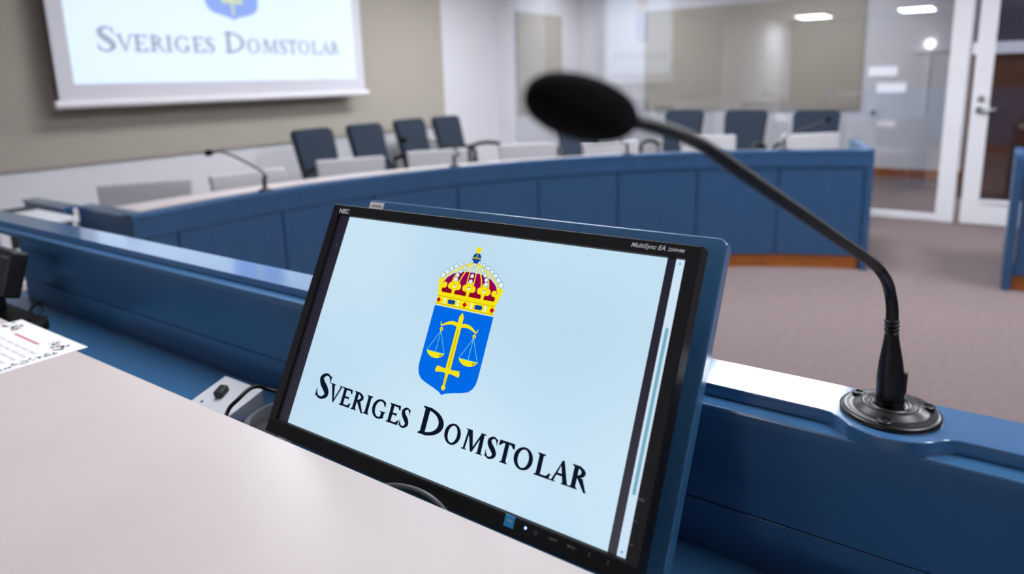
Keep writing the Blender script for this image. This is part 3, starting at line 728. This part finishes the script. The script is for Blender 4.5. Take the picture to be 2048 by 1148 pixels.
for i in range(len(pth)):
    t = i / (len(pth) - 1); nr.append(0.0054 * (1 - t) + 0.0036 * t)
b = tube(BM(), [p - Vector((MCX, MCY, ZR)) for p in pth], nr, 16)
obj('gooseneck', b, M_neck, mi, smooth=True)
h0 = at_d(1262, 243, 0.306); h1 = at_d(1058, 187, 0.272)
ax = (h1 - h0); HL = ax.length
prof = []
for k in range(25):
    u = k / 24; a = math.pi * u
    r = 0.0130 * (math.sin(a) ** 0.72) * (1.0 + 0.10 * (0.5 - abs(u - 0.58)))
    if u < .12: r = max(r, 0.0048)
    prof.append((r, HL * (0.5 - 0.5 * math.cos(a))))
obj('foam_windscreen', lathe(BM(), prof, 40, h0 - Vector((MCX, MCY, ZR)), ax), M_foam, mi, smooth=True)
tag(mi, 'large black gooseneck microphone with foam windscreen on the nearest blue rail', 'microphone', 'gooseneck microphones')

# ------------------------------------------------------------------ small things on the near shelf and desk
# angled white socket box
def wedge(bm, x0, x1, ya, yb_, za0, za1, zb0, zb1):
    v = [bm.verts.new(p) for p in ((x0, ya, za0), (x1, ya, za0), (x1, yb_, zb0), (x0, yb_, zb0), (x0, ya, za1), (x1, ya, za1), (x1, yb_, zb1), (x0, yb_, zb1))]
    for f in ((0, 3, 2, 1), (4, 5, 6, 7), (0, 1, 5, 4), (1, 2, 6, 5), (2, 3, 7, 6), (3, 0, 4, 7)): bm.faces.new([v[i] for i in f])
    return bm
wbx = empty('socket_box', (-0.952, 0.545, ZS))
obj('housing', wedge(BM(), -0.050, 0.050, -0.065, 0.045, 0, 0.004, 0, 0.036), M_wplast, wbx, bevel=0.004, seg=3)
sl = (0.036 - 0.004) / 0.110
def topz(y): return 0.004 + (y + 0.065) * sl
kn = obj('rocker_switch', bx(-0.007, 0.007, -0.010, 0.010, 0, 0.011), M_black, wbx, bevel=0.0015)
kn.location = (-0.010, 0.012, topz(0.012)); kn.rotation_euler = (math.atan(sl), 0, math.radians(20))
for dx, dy in ((-0.028, -0.012), (0.018, -0.022)):
    s_ = obj('screw', lathe(BM(), [(0.003, 0), (0.0028, 0.0006)], 12), M_mgrey, wbx); s_.location = (dx, dy, topz(dy)); s_.rotation_euler = (math.atan(sl), 0, 0)
tag(wbx, 'white sloping socket box with a black switch on the blue shelf', 'socket box')
cp = [(-0.80, 0.455, ZS + .006), at_y(452, 834, 0.50), at_y(478, 797, 0.52), at_y(511, 773, 0.55), at_y(553, 783, 0.575), (-0.74, 0.60, ZS + 0.05), (-0.66, 0.605, ZS + 0.004), (-0.60, 0.60, ZS + 0.004)]
tag(obj('power_cable', tube(BM(), catmull(cp, 10), 0.0030, 10), M_black, smooth=True), 'thin black cable arching over the white socket box to the monitor', 'cable')
pk = empty('desk_puck', (-0.822, 0.578, ZS))
obj('body', lathe(BM(), [(0.064, 0), (0.069, 0.003), (0.070, 0.012), (0.066, 0.016), (0.056, 0.0165)], 48), M_mgrey, pk, smooth=False)
obj('top_pad', lathe(BM(), [(0.057, 0.0160), (0.057, 0.0175), (0.02, 0.0180), (0.001, 0.0180)], 48), M_dgrey, pk)
tag(pk, 'round dark grey pad with paler rim behind the lower left corner of the monitor', 'pad')
# cable loop under the monitor
cl = [at_y(700, 985, 0.452), at_y(760, 972, 0.456), at_y(805, 972, 0.459), at_y(848, 986, 0.459), at_y(882, 1012, 0.457), at_y(905, 1050, 0.453), at_y(925, 1100, 0.45)]
tag(obj('cable_loop', tube(BM(), catmull(cl, 10), 0.0024, 10), mat('grey_cable', (88, 88, 92), 0.35, var=0.03), smooth=True), 'thin grey cable loop sticking up between desk edge and monitor', 'cable')

# printed sheet on the desk
pa = empty('paper_sheet', (-1.28, 0.31, TZ))
obj('sheet', bx(-0.132, 0.122, -0.150, 0.146, 0.0002, 0.0007), M_paper, pa)
random.seed(4)
b = BM(); rd = BM()
def leaf(x, y, s_, a):
    R_ = Matrix.Rotation(a, 2); q = [R_ @ Vector(p_) for p_ in ((-s_, 0), (-s_ * .2, s_ * .42), (s_ * .6, s_ * .3), (s_, 0), (s_ * .6, -s_ * .3), (-s_ * .2, -s_ * .42))]
    flat(b, [(x + v.x, y + v.y) for v in q], 0.0009)
for i in range(34):
    y = -0.145 + i * 0.0076
    for k in range(2): leaf(0.103 + random.uniform(-.007, .007), y + random.uniform(-.003, .003), random.uniform(.003, .0055), random.uniform(0, 6.3))
    if i % 4 == 1: disc(rd, 0.103 + random.uniform(-.005, .005), y, 0.0018, z=0.0010, n=8)
for cx_ in (-0.10, 0.072):
    for i in range(16): leaf(cx_ + random.uniform(-.024, .024), 0.122 + random.uniform(-.010, .010), random.uniform(.003, .006), random.uniform(0, 6.3))
    for i in range(5): disc(rd, cx_ + random.uniform(-.02, .02), 0.122 + random.uniform(-.008, .008), 0.002, z=0.0010, n=8)
tag(obj('leaf_border', b, M_green, pa), kind='stuff'); tag(obj('berries', rd, M_red, pa), kind='stuff')
b = BM()
for i in range(14): flat(b, [(-0.055 + i * 0.0067, 0.106), (-0.050 + i * 0.0067, 0.106), (-0.050 + i * 0.0067, 0.1105), (-0.055 + i * 0.0067, 0.1105)], 0.0009)
obj('title_print', b, M_red, pa)
b = BM()
for r in range(16):
    for cix in range(7):
        x = -0.115 + cix * 0.029; y = 0.085 - r * 0.0142
        flat(b, [(x, y), (x + 0.023, y), (x + 0.023, y + 0.0045), (x, y + 0.0045)], 0.0009)
tag(obj('calendar_print', b, M_pgrey, pa), kind='stuff')
tag(pa, 'white printed sheet with green leaf border and red title lying over the desk edge', 'paper')

# black screen unit at the far left of the shelf
bu = empty('black_screen_unit', (-1.80, 0.53, ZS))
obj('base', prism(BM(), rrect(-0.20, 0.175, -0.055, 0.052, 0.03), 0, 0.020), M_black, bu, bevel=0.004)
obj('arm', bx(-0.08, 0.0, -0.02, 0.03, 0.020, 0.075), M_black, bu, bevel=0.004)
hd = obj('screen_housing', bx(-0.22, 0.088, -0.018, 0.018, 0.0, 0.100), M_black, bu, bevel=0.005)
hd.location = (0, 0.012, 0.065); hd.rotation_euler = (-math.radians(18), 0, 0)
obj('painted_highlight', bx(0.045, 0.080, -0.0195, -0.018, 0.084, 0.088), M_mgrey, hd)  # grey bar painted on as a highlight of the black housing
tag(bu, 'black screen unit on a flat base at the left end of the blue shelf', 'screen')
cp = [(-1.66, 0.55, ZS + .0238), at_y(62, 618, 0.575), at_y(78, 606, 0.60), at_y(84, 622, 0.60), at_y(78, 634, 0.59), (-1.72, 0.605, ZS + 0.004)]
tag(obj('black_lead', tube(BM(), catmull(cp, 8), 0.0035, 8), M_black, smooth=True), 'black lead curling beside the black screen unit on the shelf', 'cable')

# ------------------------------------------------------------------ curved bench across the room
BCX, BCY, BR = 0.280, 1.881, 3.205
def pol(r, deg): a = math.radians(deg); return (BCX + r * math.cos(a), BCY + r * math.sin(a))
def arc_wall(r0, r1, a0, a1, z0, z1, n=24):
    bm = BM()
    loops = []
    for k in range(n + 1):
        a = a0 + (a1 - a0) * k / n
        p, q = pol(r0, a), pol(r1, a)
        loops.append([(p[0], p[1], z0), (q[0], q[1], z0), (q[0], q[1], z1), (p[0], p[1], z1)])
    return loft(bm, loops)
A0, A1 = 107.2, 188.6
BZ = 0.80
cb = empty('curved_bench', (BCX, BCY, 0)); cb.location = (0, 0, 0)
obj('cap_rail', arc_wall(BR, BR + 0.062, A0, A1, BZ - 0.016, BZ, 60), M_blueedge, cb)
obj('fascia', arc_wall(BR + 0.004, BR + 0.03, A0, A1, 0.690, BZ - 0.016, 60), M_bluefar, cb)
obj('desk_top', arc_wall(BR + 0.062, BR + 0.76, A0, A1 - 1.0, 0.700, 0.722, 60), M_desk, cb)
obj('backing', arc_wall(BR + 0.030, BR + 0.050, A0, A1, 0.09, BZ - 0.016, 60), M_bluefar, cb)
seams = [107.6, 117.1, 126.6, 136.3, 146.2, 156.0, 165.8, 175.6, 185.4, A1]
for s0, s1 in zip(seams, seams[1:]):
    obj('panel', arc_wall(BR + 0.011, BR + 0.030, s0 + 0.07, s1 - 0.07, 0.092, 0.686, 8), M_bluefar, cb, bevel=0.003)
obj('plinth', arc_wall(BR + 0.022, BR + 0.045, A0 + .6, A1, 0, 0.09, 60), M_plinth, cb)
for an in (A0, ):
    obj('end_panel', arc_wall(BR + 0.002, BR + 0.76, an - 0.35, an + 0.4, 0, BZ, 1), M_bluefar, cb)
ca, cbk = pol(BR, A1), pol(BR + 0.62, A1)
obj('end_panel', bx(-3.36, ca[0] + 0.01, ca[1] - 0.03, ca[1] - 0.002, 0, BZ - 0.006), M_bluefar, cb)
obj('end_cap', bx(-3.36, ca[0] + 0.014, ca[1] - 0.034, ca[1] + 0.03, BZ - 0.006, BZ + 0.004), M_blueedge, cb)
tag(cb, 'long curved blue panelled bench with a white inner desk top across the room', 'bench')

# right-hand bench
rb = empty('far_bench', (0.1, 4.9, 0))
RX, RY = at_z(2001, 580, 0).x, at_z(2001, 580, 0).y
ox, oy = RX - 0.1, RY - 4.9
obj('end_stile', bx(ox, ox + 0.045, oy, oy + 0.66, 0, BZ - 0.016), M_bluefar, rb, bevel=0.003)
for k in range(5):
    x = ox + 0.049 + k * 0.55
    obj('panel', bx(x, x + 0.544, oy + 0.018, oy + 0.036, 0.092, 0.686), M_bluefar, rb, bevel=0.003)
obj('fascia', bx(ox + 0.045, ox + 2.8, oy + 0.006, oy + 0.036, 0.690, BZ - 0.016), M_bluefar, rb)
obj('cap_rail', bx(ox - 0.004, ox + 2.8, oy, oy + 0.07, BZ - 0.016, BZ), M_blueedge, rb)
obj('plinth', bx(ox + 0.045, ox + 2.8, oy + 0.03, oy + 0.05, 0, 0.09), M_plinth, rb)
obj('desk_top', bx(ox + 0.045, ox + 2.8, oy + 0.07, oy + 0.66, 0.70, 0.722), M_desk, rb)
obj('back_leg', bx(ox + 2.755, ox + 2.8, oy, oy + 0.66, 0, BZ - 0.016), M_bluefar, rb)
tag(rb, 'dark blue panelled bench cut off by the right edge, in front of the door', 'bench')

# side counter with the printer, left of the curved bench
sco = empty('side_counter', (-3.4, 1.15, 0))
obj('top', bx(-0.45, 0.42, -0.35, 0.17, 0.570, 0.592), M_desk, sco)
obj('back_panel', bx(-0.42, 0.02, 0.178, 0.21, 0, BZ - 0.006), M_bluefar, sco)
obj('back_cap', bx(-0.43, 0.022, 0.172, 0.235, BZ - 0.006, BZ + 0.004), M_blueedge, sco)
obj('side_panel', bx(0.40, 0.42, -0.35, 0.17, 0, 0.57), M_bluefar, sco)
obj('side_panel', bx(-0.45, -0.43, -0.35, 0.17, 0, 0.57), M_bluefar, sco)
tag(sco, 'low blue counter with a white top left of the curved bench', 'counter')
pr = empty('printer', (-3.36, 1.17, 0.592))
obj('body', bx(-0.20, 0.19, -0.17, 0.115, 0, 0.198), M_wplast, pr, bevel=0.008)
obj('output_slot', bx(0.189, 0.192, -0.135, 0.095, 0.105, 0.178), M_black, pr)
obj('output_tray', bx(0.15, 0.30, -0.12, 0.08, 0.085, 0.098), M_wplast, pr, bevel=0.003)
obj('lid_edge', bx(-0.20, -0.165, -0.15, 0.10, 0.198, 0.214), M_dgrey, pr, bevel=0.003)
tag(pr, 'white office printer with a black output slot on the side counter', 'printer')

# ------------------------------------------------------------------ chairs
def rounded_slab(w_, z0, z1, y0, y1, lean, r=0.05, curve=0.0):
    """upright slab: width w_ (x), height z0..z1, thickness y0..y1, leaning back (+y) by lean per metre, rounded top corners"""
    bm = BM(); n = 5; P = []
    P += [(-w_ / 2 + 0.02, z0), (w_ / 2 - 0.02, z0)]
    for k in range(n + 1):
        a = math.radians(90 * k / n); P.append((w_ / 2 - r + r * math.cos(a), z1 - r + r * math.sin(a)))
    for k in range(n + 1):
        a = math.radians(90 + 90 * k / n); P.append((-w_ / 2 + r + r * math.cos(a), z1 - r + r * math.sin(a)))
    def mk(y): return [(x, y + (z - z0) * lean + curve * (x / (w_ / 2)) ** 2 * -1, z) for x, z in P]
    return loft(bm, [mk(y0), mk(y1)])
# local: chair faces -y, backrest at +y
def make_grey():
    o = empty('grey_chair')
    obj('backrest', rounded_slab(0.475, 0.46, 0.80, 0.20, 0.245, 0.12, 0.016), M_grey_f, o, bevel=0.010, seg=2)
    obj('seat', prism(BM(), rrect(-0.235, 0.235, -0.25, 0.22, 0.05), 0.42, 0.47), M_grey_f, o, bevel=0.012, seg=2)
    for sx in (-1, 1):
        obj('leg', tube(BM(), [(sx * .20, -.20, .42), (sx * .21, -.23, 0)], .011, 8), M_chrome, o)
        obj('leg', tube(BM(), [(sx * .20, .17, .42), (sx * .21, .23, 0)], .011, 8), M_chrome, o)
        obj('back_post', tube(BM(), [(sx * .18, .16, .44), (sx * .18, .225, .50), (sx * .18, .262, .72)], .010, 8), M_chrome, o)
    return o
def make_navy():
    o = empty('navy_chair')
    obj('backrest', rounded_slab(0.40, 0.46, 0.955, 0.20, 0.27, 0.26, 0.05), M_navy_f, o, bevel=0.014, seg=2)
    obj('seat', prism(BM(), rrect(-0.215, 0.215, -0.27, 0.22, 0.06), 0.41, 0.48), M_navy_f, o, bevel=0.015, seg=2)
    for sx in (-1, 1):
        obj('armrest', tube(BM(), catmull([(sx * .222, .22, .62), (sx * .228, .05, .665), (sx * .228, -.14, .665), (sx * .224, -.20, .62), (sx * .216, -.19, .46)], 5), .020, 8), M_black, o, smooth=True)
        obj('leg', tube(BM(), [(sx * .20, -.20, .42), (sx * .22, -.25, 0)], .013, 8), M_black, o)
        obj('leg', tube(BM(), [(sx * .20, .17, .42), (sx * .22, .25, 0)], .013, 8), M_black, o)
        obj('arm_post', tube(BM(), [(sx * .205, .18, .45), (sx * .222, .22, .62)], .012, 8), M_black, o)
    return o
GT = 0.80
gp = [((190, 372), (385, 357)), ((422, 352), (570, 335)), ((632, 322), (770, 312)), ((815, 304), (935, 296)), ((1000, 290), (1112, 285)), ((1162, 285), (1280, 279)), ((1355, 275), (1480, 269)), ((1555, 270), (1690, 265))]
ordn = ['nearest', 'second', 'third', 'fourth', 'fifth', 'sixth', 'seventh', 'last']
gc = make_grey()
for i, (pa_, pb_) in enumerate(gp):
    gt = GT if i < 6 else 0.82
    A_, B_ = at_z(*pa_, gt), at_z(*pb_, gt)
    o = gc if i == 0 else copy_tree(gc)
    mid = (A_ + B_) / 2; d = (B_ - A_); d.z = 0
    ang = math.atan2(d.y, d.x)              # chair local +x runs from A to B, so it faces the bench
    off = Vector((math.cos(ang + math.pi / 2), math.sin(ang + math.pi / 2), 0)) * 0.245
    o.location = (mid.x - off.x, mid.y - off.y, 0); o.rotation_euler = (0, 0, ang); o.scale = (1, 1, gt / GT)
    tag(o, 'light grey chair behind the curved bench, %s from the printer end' % ordn[i], 'chair', 'light grey chairs behind the curved bench')
nv = make_navy()
NT = 0.955
wallc = [((585, 260), (660, 255)), ((697, 250), (757, 245)), ((788, 240), (845, 236)), ((868, 234), (912, 230))]
spots = []
for i, (pa_, pb_) in enumerate(wallc):
    A_, B_ = at_z(*pa_, NT), at_z(*pb_, NT); mid = (A_ + B_) / 2
    spots.append((mid.x + 0.355, mid.y, math.radians(90), 'dark navy armchair against the projection wall, %s from the screen' % ['nearest', 'second', 'third', 'farthest'][i]))
lab = ['second', 'third', 'nearest']
for i, (pa_, pb_) in enumerate([((1305, 224), (1390, 222)), ((1435, 222), (1530, 222)), ((1575, 222), (1680, 222))]):
    A_, B_ = at_z(*pa_, NT), at_z(*pb_, NT); mid = (A_ + B_) / 2
    spots.append((mid.x, 6.47, 0.0, 'dark navy armchair in front of the glass partition, %s' % ['left of three', 'middle of three', 'right of three, nearest the door'][i]))
A_ = at_z(1135, 240, 0.93)
spots.append((A_.x + .1, A_.y + 0.12, math.radians(38), 'dark navy armchair half hidden by the large microphone head'))
for i, (x, y, rz, l) in enumerate(spots):
    o = nv if i == 0 else copy_tree(nv)
    o.location = (x, y, 0); o.rotation_euler = (0, 0, rz)
    tag(o, l, 'chair', 'dark navy armchairs along the walls')

# ------------------------------------------------------------------ small microphones on the curved bench
def small_mic(bp, pts, label):
    o = empty('bench_microphone', bp); B_ = Vector(bp)
    obj('base', lathe(BM(), [(0.036, 0), (0.036, 0.004), (0.026, 0.009), (0.012, 0.012), (0.011, 0.05), (0.007, 0.075)], 20), M_gloss, o, smooth=True)
    path = catmull([(0, 0, 0.07)] + [Vector(p) - B_ for p in pts], 8)
    obj('neck', tube(BM(), path, 0.0055, 8), M_neck, o, smooth=True)
    e_ = path[-1]; d = (path[-1] - path[-3]).normalized()
    obj('head', lathe(BM(), [(0.006, -.006), (0.014, 0.002), (0.017, 0.016), (0.015, 0.030), (0.006, 0.040)], 14, e_, d), M_foam, o, smooth=True)
    tag(o, label, 'microphone', 'gooseneck microphones')
def rim(px, py):
    P = at_z(px, py, BZ); a = math.atan2(P.y - BCY, P.x - BCX); r = BR + 0.034
    return Vector((BCX + r * math.cos(a), BCY + r * math.sin(a), BZ))
b1 = rim(545, 383)
small_mic(b1, [at_x(534, 355, b1.x - .01), at_x(520, 340, b1.x - .05), at_x(480, 318, b1.x - .16), at_x(445, 304, b1.x - .26), at_x(424, 305, b1.x - .31)], 'slim gooseneck microphone on the curved bench, nearest the printer')
b2 = rim(924, 336)
small_mic(b2, [at_x(919, 312, b2.x - .01), at_x(908, 297, b2.x - .04), at_x(870, 284, b2.x - .14), at_x(825, 277, b2.x - .26), at_x(812, 279, b2.x - .29)], 'slim gooseneck microphone on the curved bench, in front of the fourth grey chair')
b3 = rim(1243, 305)
small_mic(b3, [at_y(1243, 285, b3.y + .01), at_y(1238, 270, b3.y + .04), at_y(1215, 258, b3.y + .12), at_y(1190, 252, b3.y + .22)], 'slim gooseneck microphone on the curved bench, just below the large microphone head')
b4 = rim(1563, 297)
small_mic(b4, [at_y(1566, 280, b4.y + .01), at_y(1580, 268, b4.y + .04), at_y(1625, 251, b4.y + .15), at_y(1652, 241, b4.y + .22)], 'slim gooseneck microphone on the curved bench, nearest its right end')
